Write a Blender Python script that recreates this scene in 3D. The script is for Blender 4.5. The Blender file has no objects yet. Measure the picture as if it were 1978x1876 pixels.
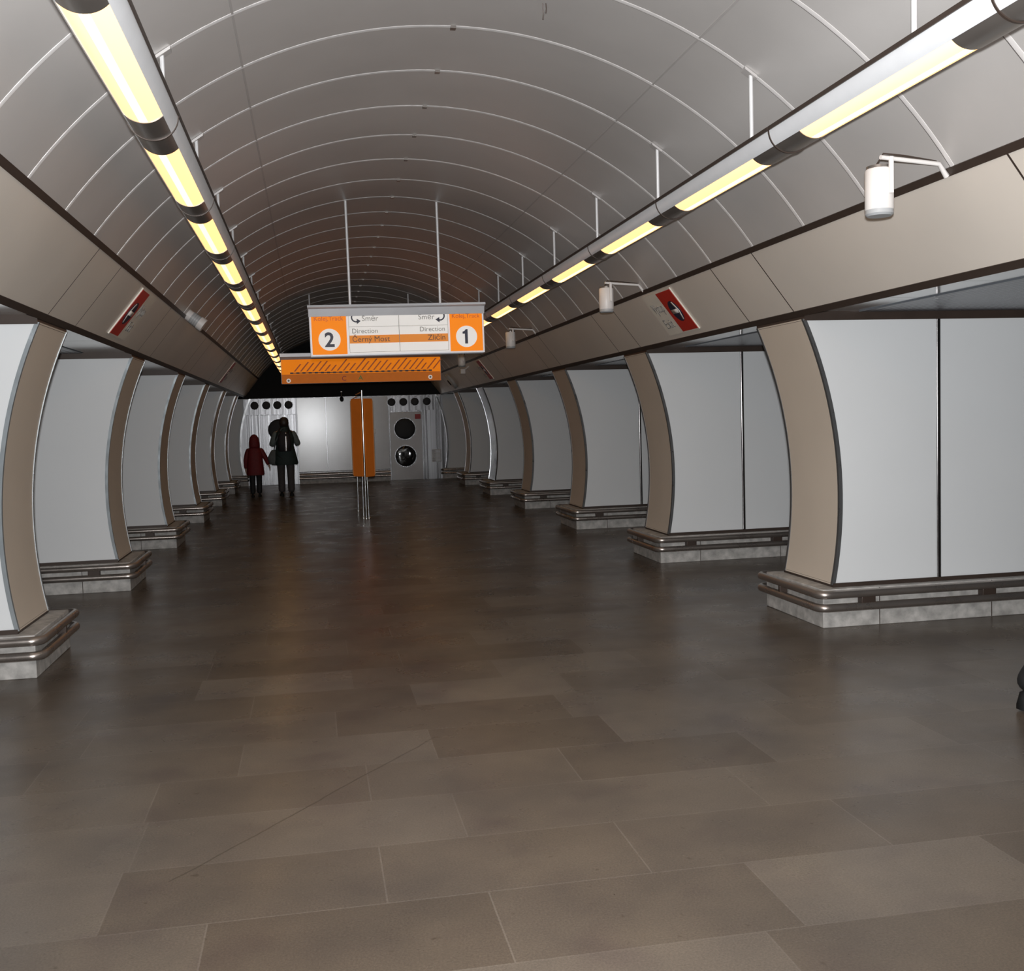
import bpy, bmesh, math, random
from math import sin, cos, pi, radians as R, sqrt, atan2
from mathutils import Vector as V, Matrix
random.seed(7)
S = bpy.context.scene
C = S.collection

# ------------------------------------------------------------------ materials
def new_mat(name):
    m = bpy.data.materials.new(name); m.use_nodes = True
    nt = m.node_tree; b = nt.nodes['Principled BSDF']
    return m, nt, b
def mat(name, col, rough=.5, metal=0., spec=.5, noise=0., nscale=8., bump=0., bscale=60., emit=None, estr=0., stretch=None, aniso=0., coat=0., rvar=0.):
    m, nt, b = new_mat(name)
    b.inputs['Base Color'].default_value = (*col, 1)
    b.inputs['Roughness'].default_value = rough
    b.inputs['Metallic'].default_value = metal
    b.inputs['Specular IOR Level'].default_value = spec
    b.inputs['Coat Weight'].default_value = coat
    b.inputs['Coat Roughness'].default_value = .08
    L = nt.links
    tc = nt.nodes.new('ShaderNodeTexCoord'); mp = nt.nodes.new('ShaderNodeMapping')
    L.new(tc.outputs['Object'], mp.inputs['Vector'])
    if stretch: mp.inputs['Scale'].default_value = stretch
    if noise or rvar:
        n = nt.nodes.new('ShaderNodeTexNoise'); n.inputs['Scale'].default_value = nscale; n.inputs['Detail'].default_value = 6
        L.new(mp.outputs['Vector'], n.inputs['Vector'])
        if noise:
            r = nt.nodes.new('ShaderNodeValToRGB')
            r.color_ramp.elements[0].position = .3; r.color_ramp.elements[1].position = .72
            r.color_ramp.elements[0].color = (*[max(0, c*(1-noise)) for c in col], 1)
            r.color_ramp.elements[1].color = (*[min(1, c*(1+noise)) for c in col], 1)
            L.new(n.outputs['Fac'], r.inputs['Fac']); L.new(r.outputs['Color'], b.inputs['Base Color'])
        if rvar:
            mr = nt.nodes.new('ShaderNodeMapRange')
            mr.inputs['To Min'].default_value = max(.02, rough-rvar); mr.inputs['To Max'].default_value = rough+rvar
            mr.inputs['From Min'].default_value = .3; mr.inputs['From Max'].default_value = .7
            L.new(n.outputs['Fac'], mr.inputs['Value']); L.new(mr.outputs['Result'], b.inputs['Roughness'])
    if bump:
        n2 = nt.nodes.new('ShaderNodeTexNoise'); n2.inputs['Scale'].default_value = bscale; n2.inputs['Detail'].default_value = 3
        L.new(mp.outputs['Vector'], n2.inputs['Vector'])
        bp = nt.nodes.new('ShaderNodeBump'); bp.inputs['Strength'].default_value = bump; bp.inputs['Distance'].default_value = .01
        L.new(n2.outputs['Fac'], bp.inputs['Height']); L.new(bp.outputs['Normal'], b.inputs['Normal'])
    if emit:
        b.inputs['Emission Color'].default_value = (*emit, 1); b.inputs['Emission Strength'].default_value = estr
    return m

M = {}
M['vault'] = mat('vault_sheet', (.625, .60, .58), .42, .30, noise=.05, nscale=1.3)
M['rib'] = mat('rib_metal', (.78, .75, .735), .42, .25, noise=.04)
M['ribshade'] = mat('rib_shade_edge', (.14, .125, .12), .6, .1, noise=.05)
M['seam'] = mat('seam_metal', (.52, .495, .48), .45, .25, noise=.05)
M['spandrel'] = mat('champagne_sheet', (.80, .73, .65), .36, .15, noise=.05, nscale=.9)
M['dark'] = mat('dark_channel', (.055, .038, .03), .45, .2, noise=.1)
M['black'] = mat('black_void', (.012, .012, .013), .8, 0, noise=.2)
M['beige'] = mat('beige_enamel', (.65, .56, .465), .48, .0, noise=.04, nscale=1.2, spec=.4)
M['white'] = mat('white_enamel', (.74, .75, .755), .34, 0, noise=.02, nscale=1.0, spec=.35, bump=.03, bscale=1.6)
M['chrome'] = mat('polished_steel', (.62, .63, .64), .16, 1., rvar=.05, nscale=4.)
M['darkchrome'] = mat('dark_steel_edge', (.22, .222, .225), .3, .7, rvar=.05)
M['jointsteel'] = mat('joint_strip_steel', (.17, .16, .16), .2, .95, rvar=.03)
M['edgesteel'] = mat('pale_steel_edge', (.55, .60, .63), .25, .6, rvar=.05)
M['railsteel'] = mat('bumper_tube_steel', (.40, .355, .325), .30, .85, rvar=.06, nscale=6.)
M['brush'] = mat('brushed_steel', (.23, .23, .238), .27, .85, noise=.35, nscale=3., stretch=(5, 5, .03), rvar=.08, bump=.2, bscale=4.)
M['brushflat'] = mat('satin_steel_panel', (.55, .555, .57), .20, .0, noise=.05, nscale=2., spec=1.)
M['plinth'] = mat('plinth_stone', (.44, .42, .395), .55, 0, noise=.3, nscale=14., bump=.05, bscale=90.)
M['soffit'] = mat('soffit_sheet', (.80, .81, .80), .13, .8, noise=.03, nscale=1.5)
M['greyring'] = mat('grey_ring', (.5, .5, .5), .4, .1, noise=.04)
M['lamphouse'] = mat('lamp_housing_metal', (.80, .81, .83), .35, .1, noise=.03)
M['lampcover'] = mat('lamp_end_metal', (.20, .18, .165), .3, .6, noise=.06)
M['reflector'] = mat('lamp_reflector', (.94, .78, .44), .4, 0, noise=.02)
M['tube'] = mat('lamp_tube_lit', (1, .9, .7), .4, emit=(1., .74, .36), estr=2.3)
M['diffuser'] = mat('lamp_diffuser_lit', (.9, .8, .55), .35, emit=(1., .50, .18), estr=1.75)
M['rod'] = mat('rod_white_metal', (.74, .73, .73), .4, .2, noise=.03)
M['whitepl'] = mat('white_plastic', (.72, .69, .67), .4, noise=.02)
M['greypl'] = mat('grey_plastic', (.38, .39, .40), .45, noise=.04)
M['signframe'] = mat('sign_frame_white', (.80, .80, .82), .4, noise=.02, emit=(.8, .82, .9), estr=.12)
M['signhead'] = mat('sign_header_grey', (.62, .62, .64), .4, .3, noise=.03)
M['signorange'] = mat('lit_orange_panel', (.74, .20, .012), .6, spec=.2, noise=.05, nscale=3., emit=(1, .26, .008), estr=.50)
M['signwhite'] = mat('lit_white_panel', (.82, .80, .77), .6, spec=.2, noise=.02, emit=(1, .93, .86), estr=.30)
M['signband'] = mat('lit_orange_band', (.75, .27, .05), .6, spec=.2, noise=.03, emit=(1, .30, .05), estr=.25)
M['mapband'] = mat('map_lower_orange', (.70, .20, .03), .6, spec=.2, noise=.05, emit=(1, .25, .03), estr=.16)
M['ink'] = mat('ink_navy', (.02, .02, .045), .5, noise=.1)
M['inkbrown'] = mat('ink_brown', (.14, .05, .02), .5, noise=.1)
M['inkorange'] = mat('ink_dark_orange', (.45, .10, .012), .5, noise=.1, emit=(1, .2, .02), estr=.09)
M['inkpale'] = mat('ink_pale', (.80, .62, .45), .5, noise=.05)
M['inkgrey'] = mat('ink_grey', (.30, .285, .27), .5, noise=.1)
M['inkgreen'] = mat('ink_green', (.05, .35, .06), .5, noise=.1)
M['inkred'] = mat('ink_red', (.45, .03, .03), .5, noise=.1)
M['red'] = mat('exit_sign_red', (.52, .03, .018), .4, noise=.06, nscale=4.)
M['cream'] = mat('exit_sign_cream', (.80, .75, .66), .4, noise=.03)
M['board'] = mat('orange_board', (.95, .25, .03), .6, spec=.2, noise=.06, nscale=3.)
M['boardedge'] = mat('orange_board_edge', (.80, .45, .22), .35, noise=.04)
M['vent'] = mat('vent_mesh_black', (.008, .0085, .010), .55, .0, noise=.2, bump=.3, bscale=160.)
M['glassvent'] = mat('vent_black_gloss', (.012, .013, .015), .08, 0, noise=.2)
M['skin'] = mat('skin', (.50, .32, .24), .5, noise=.05)
M['hair'] = mat('hair_dark', (.035, .022, .015), .5, noise=.3, nscale=40, stretch=(8, 8, 1))
M['coatred'] = mat('coat_red', (.15, .008, .010), .7, noise=.15, nscale=20, bump=.15, bscale=40)
M['coatdark'] = mat('coat_dark_green', (.016, .030, .027), .7, noise=.2, nscale=20, bump=.15, bscale=40)
M['sleeve'] = mat('coat_sleeve_grey', (.16, .19, .18), .6, noise=.15, nscale=20)
M['trgrey'] = mat('trouser_grey', (.062, .055, .056), .8, noise=.15, nscale=25)
M['trblack'] = mat('trouser_black', (.010, .010, .011), .75, noise=.2, nscale=25)
M['shoe'] = mat('shoe_black', (.010, .010, .010), .7, spec=.2, noise=.2)
M['bag'] = mat('bag_grey', (.10, .11, .11), .7, noise=.15, nscale=20)
M['pack'] = mat('backpack_black', (.018, .014, .017), .7, noise=.2, nscale=20)
M['reflect'] = mat('reflective_tape', (.95, .94, .95), .35, 1., noise=.02)
M['eyew'] = mat('eye', (.05, .04, .035), .2, noise=.05)
M['platwall'] = mat('platform_wall_sheet', (.42, .41, .39), .5, .1, noise=.05)
M['voiddark'] = mat('void_dark_sheet', (.010, .011, .012), .9, 0, noise=.2)

def slat_mat():
    m, nt, b = new_mat('slatted_grey_grille'); L = nt.links
    tc = nt.nodes.new('ShaderNodeTexCoord'); w = nt.nodes.new('ShaderNodeTexWave')
    w.bands_direction = 'X'; w.inputs['Scale'].default_value = 5.2
    L.new(tc.outputs['Object'], w.inputs['Vector'])
    r = nt.nodes.new('ShaderNodeValToRGB')
    r.color_ramp.elements[0].color = (.10, .11, .125, 1); r.color_ramp.elements[1].color = (.24, .26, .29, 1)
    r.color_ramp.elements[0].position = .25; r.color_ramp.elements[1].position = .5
    L.new(w.outputs['Fac'], r.inputs['Fac']); L.new(r.outputs['Color'], b.inputs['Base Color'])
    b.inputs['Roughness'].default_value = .25; b.inputs['Metallic'].default_value = .5
    bp = nt.nodes.new('ShaderNodeBump'); bp.inputs['Strength'].default_value = .5; bp.inputs['Distance'].default_value = .01
    L.new(w.outputs['Fac'], bp.inputs['Height']); L.new(bp.outputs['Normal'], b.inputs['Normal'])
    return m
M['slats'] = slat_mat()

def floor_mat():
    m, nt, b = new_mat('stone_floor_slabs'); L = nt.links; N = nt.nodes.new
    tc = N('ShaderNodeTexCoord'); mp = N('ShaderNodeMapping'); mp.inputs['Location'].default_value = (.37, .42, 0)
    L.new(tc.outputs['Object'], mp.inputs['Vector'])
    br = N('ShaderNodeTexBrick'); br.offset = .37; br.squash = 1.35; br.squash_frequency = 3
    br.inputs['Scale'].default_value = 1; br.inputs['Brick Width'].default_value = .92; br.inputs['Row Height'].default_value = .48
    br.inputs['Mortar Size'].default_value = .0035; br.inputs['Mortar Smooth'].default_value = .4; br.inputs['Bias'].default_value = 0
    br.inputs['Color1'].default_value = (.110, .088, .068, 1); br.inputs['Color2'].default_value = (.156, .132, .108, 1)
    br.inputs['Mortar'].default_value = (.165, .140, .115, 1)
    L.new(mp.outputs['Vector'], br.inputs['Vector'])
    def noise(scale, detail=5, rough=.6):
        n = N('ShaderNodeTexNoise'); n.inputs['Scale'].default_value = scale; n.inputs['Detail'].default_value = detail
        n.inputs['Roughness'].default_value = rough; L.new(tc.outputs['Object'], n.inputs['Vector']); return n
    def mul(a, col0, col1, src, p0, p1):
        r = N('ShaderNodeValToRGB'); r.color_ramp.elements[0].position = p0; r.color_ramp.elements[1].position = p1
        r.color_ramp.elements[0].color = (*col0, 1); r.color_ramp.elements[1].color = (*col1, 1)
        L.new(src.outputs['Fac'], r.inputs['Fac'])
        x = N('ShaderNodeMix'); x.data_type = 'RGBA'; x.blend_type = 'MULTIPLY'; x.inputs['Factor'].default_value = 1
        L.new(a, x.inputs['A']); L.new(r.outputs['Color'], x.inputs['B']); return x.outputs['Result']
    c = mul(br.outputs['Color'], (.74, .72, .72), (1.16, 1.14, 1.12), noise(130, 4, .75), .32, .68)
    c = mul(c, (.80, .80, .82), (1.08, 1.06, 1.03), noise(1.3, 4, .55), .34, .60)
    c = mul(c, (.86, .84, .88), (1, 1, 1), noise(2.9, 2, .4), .26, .44)
    c = mul(c, (.72, .70, .68), (1, 1, 1), noise(23, 2, .5), .22, .30)
    # a hairline crack running diagonally over the slabs
    sx = N('ShaderNodeSeparateXYZ'); L.new(tc.outputs['Object'], sx.inputs['Vector'])
    nz = noise(3.1, 3)
    def math_(op, a, bval):
        k = N('ShaderNodeMath'); k.operation = op
        for i, q in enumerate((a, bval)):
            if q is None: continue
            if isinstance(q, (int, float)): k.inputs[i].default_value = q
            else: L.new(q, k.inputs[i])
        return k.outputs[0]
    d = math_('SUBTRACT', sx.outputs['Y'], math_('MULTIPLY', sx.outputs['X'], 1.28))
    d = math_('ADD', d, math_('MULTIPLY', nz.outputs['Fac'], .07))
    d = math_('ABSOLUTE', math_('SUBTRACT', d, 5.675), None)
    near = math_('LESS_THAN', d, .007)
    seg = math_('MULTIPLY', math_('GREATER_THAN', sx.outputs['Y'], 3.78), math_('LESS_THAN', sx.outputs['Y'], 5.2))
    fac = math_('MULTIPLY', math_('MULTIPLY', near, seg), .55)
    x = N('ShaderNodeMix'); x.data_type = 'RGBA'; L.new(fac, x.inputs['Factor']); L.new(c, x.inputs['A'])
    x.inputs['B'].default_value = (.05, .04, .03, 1)
    L.new(x.outputs['Result'], b.inputs['Base Color'])
    mr = N('ShaderNodeMapRange'); L.new(noise(2.2, 5).outputs['Fac'], mr.inputs['Value'])
    mr.inputs['From Min'].default_value = .3; mr.inputs['From Max'].default_value = .7
    mr.inputs['To Min'].default_value = .24; mr.inputs['To Max'].default_value = .36
    L.new(mr.outputs['Result'], b.inputs['Roughness'])
    b.inputs['Specular IOR Level'].default_value = .19
    return m
M['floor'] = floor_mat()

# ------------------------------------------------------------------ mesh helpers
class MB:
    def __init__(self): self.v = []; self.f = []; self.mi = []; self.cur = 0
    def mat(self, i): self.cur = i; return self
    def add(self, vs, fs):
        o = len(self.v); self.v += [V(p) for p in vs]
        for q in fs: self.f.append([o+i for i in q]); self.mi.append(self.cur)
        return self
    def box(self, x0, x1, y0, y1, z0, z1):
        return self.add([(x, y, z) for z in (z0, z1) for y in (y0, y1) for x in (x0, x1)],
                        [(0, 2, 3, 1), (4, 5, 7, 6), (0, 1, 5, 4), (2, 6, 7, 3), (0, 4, 6, 2), (1, 3, 7, 5)])
    def obox(self, c, ax, ay, az):
        c, ax, ay, az = V(c), V(ax), V(ay), V(az)
        vs = [c+i*ax+j*ay+k*az for k in (-1, 1) for j in (-1, 1) for i in (-1, 1)]
        return self.add(vs, [(0, 2, 3, 1), (4, 5, 7, 6), (0, 1, 5, 4), (2, 6, 7, 3), (0, 4, 6, 2), (1, 3, 7, 5)])
    def prism(self, poly, axis, a0, a1):
        # poly: 2D list; axis 'y' -> (x,z) extruded along y
        n = len(poly)
        mk = (lambda p, a: (p[0], a, p[1])) if axis == 'y' else ((lambda p, a: (a, p[0], p[1])) if axis == 'x' else (lambda p, a: (p[0], p[1], a)))
        vs = [mk(p, a0) for p in poly]+[mk(p, a1) for p in poly]
        fs = [list(range(n)), list(range(2*n-1, n-1, -1))]+[(i, n+i, n+(i+1) % n, (i+1) % n) for i in range(n)]
        return self.add(vs, fs)
    def loft(self, rings, caps=True, closed=True):
        n = len(rings[0]); vs = [p for r in rings for p in r]; fs = []
        for i in range(len(rings)-1):
            for j in range(n if closed else n-1):
                k = (j+1) % n
                fs.append((i*n+j, i*n+k, (i+1)*n+k, (i+1)*n+j))
        if caps and closed: fs += [list(range(n-1, -1, -1)), [(len(rings)-1)*n+j for j in range(n)]]
        return self.add(vs, fs)
    def tube(self, pts, r, seg=10, caps=True):
        pts = [V(p) for p in pts]; rs = r if isinstance(r, (list, tuple)) else [r]*len(pts)
        rings = []; up = None
        for i, p in enumerate(pts):
            t = (pts[min(i+1, len(pts)-1)]-pts[max(i-1, 0)]).normalized()
            if up is None: up = t.orthogonal().normalized()
            up = (up-up.dot(t)*t).normalized(); sd = t.cross(up)
            rings.append([p+rs[i]*(cos(2*pi*k/seg)*up+sin(2*pi*k/seg)*sd) for k in range(seg)])
        return self.loft(rings, caps)
    def cyl(self, p0, p1, r, seg=16): return self.tube([p0, p1], r, seg)
    def ell(self, c, rx, ry, rz, seg=12, ring=8, rot=None):
        rings = []
        for i in range(ring+1):
            a = -pi/2+pi*(i+.02 if i == 0 else (i-.02 if i == ring else i))/ring
            rr = [V((rx*cos(a)*cos(2*pi*k/seg), ry*cos(a)*sin(2*pi*k/seg), rz*sin(a))) for k in range(seg)]
            rings.append([V(c)+(rot @ q if rot else q) for q in rr])
        return self.loft(rings)
    def build(self, name, mats, parent=None, sharp=38, bevel=0., origin=None):
        o = origin if origin is not None else (parent_origin(parent) if parent else V((0, 0, 0)))
        me = bpy.data.meshes.new(name)
        me.from_pydata([tuple(p-o) for p in self.v], [], self.f)
        for m in (mats if isinstance(mats, (list, tuple)) else [mats]): me.materials.append(M[m])
        for i, p in enumerate(me.polygons): p.material_index = self.mi[i]
        bm = bmesh.new(); bm.from_mesh(me); bmesh.ops.recalc_face_normals(bm, faces=bm.faces); bm.to_mesh(me); bm.free()
        me.shade_smooth(); me.set_sharp_from_angle(angle=R(sharp))
        ob = bpy.data.objects.new(name, me); C.objects.link(ob)
        if parent: ob.parent = parent
        elif origin is not None: ob.location = o
        if bevel:
            b = ob.modifiers.new('bevel', 'BEVEL'); b.width = bevel; b.segments = 2; b.limit_method = 'ANGLE'; b.angle_limit = R(50)
        return ob
ORG = {}
def parent_origin(p):
    o = V((0, 0, 0))
    while p is not None: o = o+p.location; p = p.parent
    return o
def tag(o, label=None, cat=None, group=None, kind=None):
    if label: o['label'] = label
    if cat: o['category'] = cat
    if group: o['group'] = group
    if kind: o['kind'] = kind
    return o
def thing(name, loc, label, cat, group=None, kind='thing'):
    o = bpy.data.objects.new(name, None); C.objects.link(o); o.location = loc
    o.empty_display_size = .1
    return tag(o, label, cat, group, kind)
def struct(o): o['kind'] = 'structure'; return o
def copy_tree(o, parent=None):
    c = o.copy(); C.objects.link(c)
    if parent: c.parent = parent; c.matrix_parent_inverse = o.matrix_parent_inverse.copy()
    for ch in list(o.children): copy_tree(ch, c)
    return c
def text_mesh(s, size, depth=.002, bold=0.):
    cu = bpy.data.curves.new('t', 'FONT'); cu.body = s; cu.size = size; cu.align_x = 'CENTER'; cu.align_y = 'CENTER'; cu.extrude = depth; cu.offset = bold; cu.resolution_u = 3
    ob = bpy.data.objects.new('t', cu); C.objects.link(ob)
    dg = bpy.context.evaluated_depsgraph_get(); dg.update()
    me = bpy.data.meshes.new_from_object(ob.evaluated_get(dg))
    bpy.data.objects.remove(ob); bpy.data.curves.remove(cu)
    return me
def lettering(name, s, size, m, center, ex, ey, parent, align='C', wmax=None, bold=0.):
    """text whose reading direction is ex, up direction ey, at world point center"""
    me = text_mesh(s, size, .002, bold)
    ex, ey = V(ex).normalized(), V(ey).normalized(); ez = ex.cross(ey)
    xs = [v.co.x for v in me.vertices]; ys = [v.co.y for v in me.vertices]
    w = max(xs)-min(xs); cx = (max(xs)+min(xs))/2; cy = (max(ys)+min(ys))/2
    k = 1 if not wmax or w < wmax else wmax/w
    off = {'C': 0, 'L': w*k/2, 'R': -w*k/2}[align]
    o = parent_origin(parent)
    for v in me.vertices:
        p = V(center)+ex*((v.co.x-cx)*k+off)+ey*(v.co.y-cy)+ez*v.co.z
        v.co = p-o
    me.materials.clear(); me.materials.append(M[m])
    ob = bpy.data.objects.new(name, me); C.objects.link(ob); ob.parent = parent
    return ob

# ------------------------------------------------------------------ dimensions
VR, VZ = 2.7532, 1.1647            # vault circle
PC, PR_, PZ = .3357, 3.2315, .9476 # pillar face circle: x = s*(-PC + PR cos), z = PZ + PR sin
Y_NEAR, Y_END = -1.2, 28.5
UR, LR_, UL, LL_ = (2.251, 2.750), (2.597, 2.302), (-2.207, 2.811), (-2.573, 2.356)
PITCH = 3.625
def pil_x(z): return -PC+sqrt(PR_**2-(z-PZ)**2)

# ------------------------------------------------------------------ setting
struct(MB().box(-9, 9, -3, 30.5, -.1, 0).build('floor', 'floor'))
a0, a1 = R(35.15), R(180-36.75)
arc = [(VR*cos(a0+(a1-a0)*i/72), VZ+VR*sin(a0+(a1-a0)*i/72)) for i in range(73)]
arc_o = [((VR+.05)*cos(a0+(a1-a0)*i/72), VZ+(VR+.05)*sin(a0+(a1-a0)*i/72)) for i in range(73)]
b = MB()
ring = lambda y: [(x, y, z) for x, z in arc]+[(x, y, z) for x, z in reversed(arc_o)]
b.loft([ring(Y_NEAR), ring(Y_END+.3)])
struct(b.build('ceiling', 'vault', sharp=60))
n = 0
RIB0, RIBS = 5.516, .792
for i in range(-8, 29):
    y = RIB0+RIBS*i
    if y > Y_END: break
    n += 1
    rings = []; grs = []
    for k in range(49):
        a = a0+(a1-a0)*k/48
        q = lambda r, yy: (r*cos(a), yy, VZ+r*sin(a))
        rings.append([q(VR+.006, y-.017), q(VR-.001, y-.017), q(VR-.0045, y-.004), q(VR-.0045, y+.008), q(VR+.006, y+.008)])
        grs.append([q(VR+.004, y+.006), q(VR-.0006, y+.006), q(VR-.0006, y+.019), q(VR+.004, y+.019)])
    t_ = struct(MB().loft(rings).build('trim_%d' % n, 'rib', sharp=30))
    MB().loft(grs).build('rib_shade_edge', 'ribshade', t_)  # dark rib edge, gap shade put into its colour; dims the far ribs
    if y > 4: MB().box(.008, .040, y-.021, y+.020, VZ+VR-.015, VZ+VR+.004).build('rib_joint', 'lampcover', t_)
for ad in (63.0, 115.8):      # lengthwise joints of the vault sheets
    n += 1
    a = R(ad); da = .006/VR
    pts = [((VR-.004)*cos(a-da), VZ+(VR-.004)*sin(a-da)), ((VR-.004)*cos(a+da), VZ+(VR-.004)*sin(a+da)), ((VR+.01)*cos(a+da), VZ+(VR+.01)*sin(a+da)), ((VR+.01)*cos(a-da), VZ+(VR+.01)*sin(a-da))]
    struct(MB().prism(pts, 'y', Y_NEAR, Y_END).build('trim_%d' % n, 'seam'))

def spandrel(name, U, Lw, s, seams):
    global n
    U3, L3 = V((U[0], 0, U[1])), V((Lw[0], 0, Lw[1]))
    d = (L3-U3).normalized(); nrm = V((-s*abs(d.z), 0, -abs(d.x)))   # towards the hall
    ln = (L3-U3).length
    b = MB()
    b.obox((U3+L3)/2+V((0, (Y_NEAR+Y_END)/2, 0))-nrm*.006, d*(ln/2), V((0, (Y_END-Y_NEAR)/2, 0)), nrm*.006)
    w = struct(b.build(name, 'spandrel'))
    for y in seams:
        if Y_NEAR < y < Y_END: MB().obox((U3+L3)/2+V((0, y, 0)), d*(ln/2), V((0, .0065, 0)), nrm*.0006).build('panel_seam', 'dark', w)
    n += 1   # dark channel between vault and panels
    struct(MB().obox(U3+V((0, (Y_NEAR+Y_END)/2, 0))-nrm*.012, d*.021, V((0, (Y_END-Y_NEAR)/2, 0)), nrm*.020).build('trim_%d' % n, 'dark'))
    n += 1   # dark channel along the lower edge
    struct(MB().obox(L3+d*.012+V((0, (Y_NEAR+Y_END)/2, 0))-nrm*.012, d*.024, V((0, (Y_END-Y_NEAR)/2, 0)), nrm*.018).build('trim_%d' % n, 'dark'))
spandrel('wall_right', UR, LR_, 1, [y for i in range(-2, 7) for y in (7.18+PITCH*i, 7.97+PITCH*i)])
spandrel('wall_left', UL, LL_, -1, [y for i in range(-2, 7) for y in (7.40+PITCH*i, 8.22+PITCH*i)])
# flat soffits over the openings and the platforms beyond
for s, nm in ((1, 'right'), (-1, 'left')):
    zc = 2.315 if s > 0 else 2.365
    e = 2.60 if s > 0 else 2.575
    b = MB()
    y = Y_NEAR
    cuts = [Y_NEAR]+[6.25-.80+.80*k-3.2*2 for k in range(50) if Y_NEAR < 6.25-.80+.80*k-6.4 < Y_END]+[Y_END+1]
    for y0, y1 in zip(cuts[:-1], cuts[1:]):
        xs = sorted((s*e, s*3.04)); b.box(xs[0], xs[1], y0+.004, y1-.004, zc-.012, zc)
    sf = struct(b.build('ceiling_%s_edge' % nm, 'soffit'))
    xs = sorted((s*e, s*9)); MB().box(xs[0], xs[1], Y_NEAR, Y_END+1, zc+.004, zc+.05).build('soffit_backing', 'dark', sf)
    xs = sorted((s*3.055, s*9))
    struct(MB().box(xs[0], xs[1], Y_NEAR, Y_END+1, zc-.02, zc+.002).build('ceiling_%s' % nm, 'slats'))
    xs = sorted((s*8.9, s*9)); struct(MB().box(xs[0], xs[1], Y_NEAR, Y_END+1, 0, 2.4).build('wall_platform_%s' % nm, 'platwall'))

# ------------------------------------------------------------------ pillars
def rounded_path(x_far, x_in, y0, y1, s, z, r=.07):
    pts = [(s*x_far, y0, z)]
    for k in range(7):
        a = k/6*pi/2; pts.append((s*(x_in+r-r*sin(a)), y0+r-r*cos(a), z))
    for k in range(7):
        a = k/6*pi/2; pts.append((s*(x_in+r-r*cos(a)), y1-r+r*sin(a), z))
    pts.append((s*x_far, y1, z)); return pts
XF = 5.0
def make_pillar(s, yn):
    """yn = near white face"""
    yf = yn+.80
    ztop = 2.25 if s > 0 else 2.305
    zlid = 2.303 if s > 0 else 2.353
    root = thing('pillar', (s*3.85, yn+.4, 0), '', 'pillar', 'pillars of the right row' if s > 0 else 'pillars of the left row')
    zs = [.30+(ztop-.30)*k/26 for k in range(27)]
    # stone plinth
    pb = MB(); pb.box(*sorted((s*2.712, s*XF)), yn-.085, yf+.085, 0, .282); pb.build('plinth', 'plinth', root, bevel=.006)
    for x in (3.16, 4.08): MB().box(*sorted((s*x-.003, s*x+.003)), yn-.087, yn-.08, .004, .278).build('plinth_joint', 'dark', root)
    # dark base and head frames
    fb = MB(); fb.prism([(s*(pil_x(.29)+.004), yn-.012), (s*XF, yn-.012), (s*XF, yf+.012), (s*(pil_x(.29)+.004), yf+.012)], 'z', .282, .312)
    fb.build('base_frame', 'dark', root)
    hb = MB(); hb.prism([(s*(pil_x(ztop)+.004), yn-.014), (s*XF, yn-.014), (s*XF, yf+.014), (s*(pil_x(ztop)+.004), yf+.014)], 'z', ztop-.012, zlid)
    hb.build('head_frame', 'dark', root)
    # core
    cb = MB(); poly = [(s*(pil_x(z)+.03), z) for z in zs]+[(s*XF, ztop), (s*XF, .30)]
    cb.prism(poly, 'y', yn+.02, yf-.02); cb.build('core', 'dark', root)
    # curved hall face
    b = MB(); rings = []
    for z in zs:
        x = pil_x(z); rings.append([(s*x, yn+.020, z), (s*x, yf-.020, z), (s*(x+.020), yf-.020, z), (s*(x+.020), yn+.020, z)])
    b.loft(rings); b.build('curved_panel', 'beige', root)
    # white flank panels, two on either side
    for y0, y1 in ((yn, yn+.018), (yf-.018, yf)):
        poly = [(s*(pil_x(z)+.021), z) for z in zs]+[(s*3.682, ztop), (s*3.682, .30)]
        MB().prism(poly, 'y', y0, y1).build('side_panel', 'white', root)
        MB().box(*sorted((s*3.718, s*XF)), y0, y1, .30, ztop).build('side_panel', 'white', root)
        yo = y0+.006 if y0 == yn else y1-.006; sy = -1 if y0 == yn else 1
        hr_ = [[(s*3.70+.018*cos(pi*k/10), yo+sy*.011*sin(pi*k/10), z) for k in range(11)] for z in (.30, ztop)]
        MB().loft(hr_).build('panel_joint', 'jointsteel', root)
    # corner strips following the curve
    for y0, y1 in ((yn-.005, yn+.022), (yf-.022, yf+.005)):
        b = MB(); rings = []
        for z in zs:
            x = pil_x(z); rings.append([(s*(x-.005), y0, z), (s*(x+.022), y0, z), (s*(x+.022), y1, z), (s*(x-.005), y1, z)])
        b.loft(rings); b.build('corner_strip', 'edge%d' % s, root)
    # two bumper tubes round the plinth and their brackets
    for z in (.252, .155):
        MB().tube(rounded_path(XF, 2.665, yn-.135, yf+.135, s, z), .030, 12).build('bumper_rail', 'railsteel', root)
    for x in (3.04, 4.02):
        MB().box(*sorted((s*(x-.055), s*(x+.055))), yn-.148, yn-.083, .17, .238).build('rail_bracket', 'dark', root, bevel=.004)
    MB().box(*sorted((s*2.648, s*2.714)), yn+.50, yn+.53, .17, .238).build('rail_bracket', 'dark', root, bevel=.004)
    return root
M['edge1'] = M['darkchrome']; M['edge-1'] = M['edgesteel']
NTH = ['nearest the camera', 'second from the camera', 'third from the camera', 'fourth from the camera', 'fifth from the camera', 'the last one']
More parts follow.
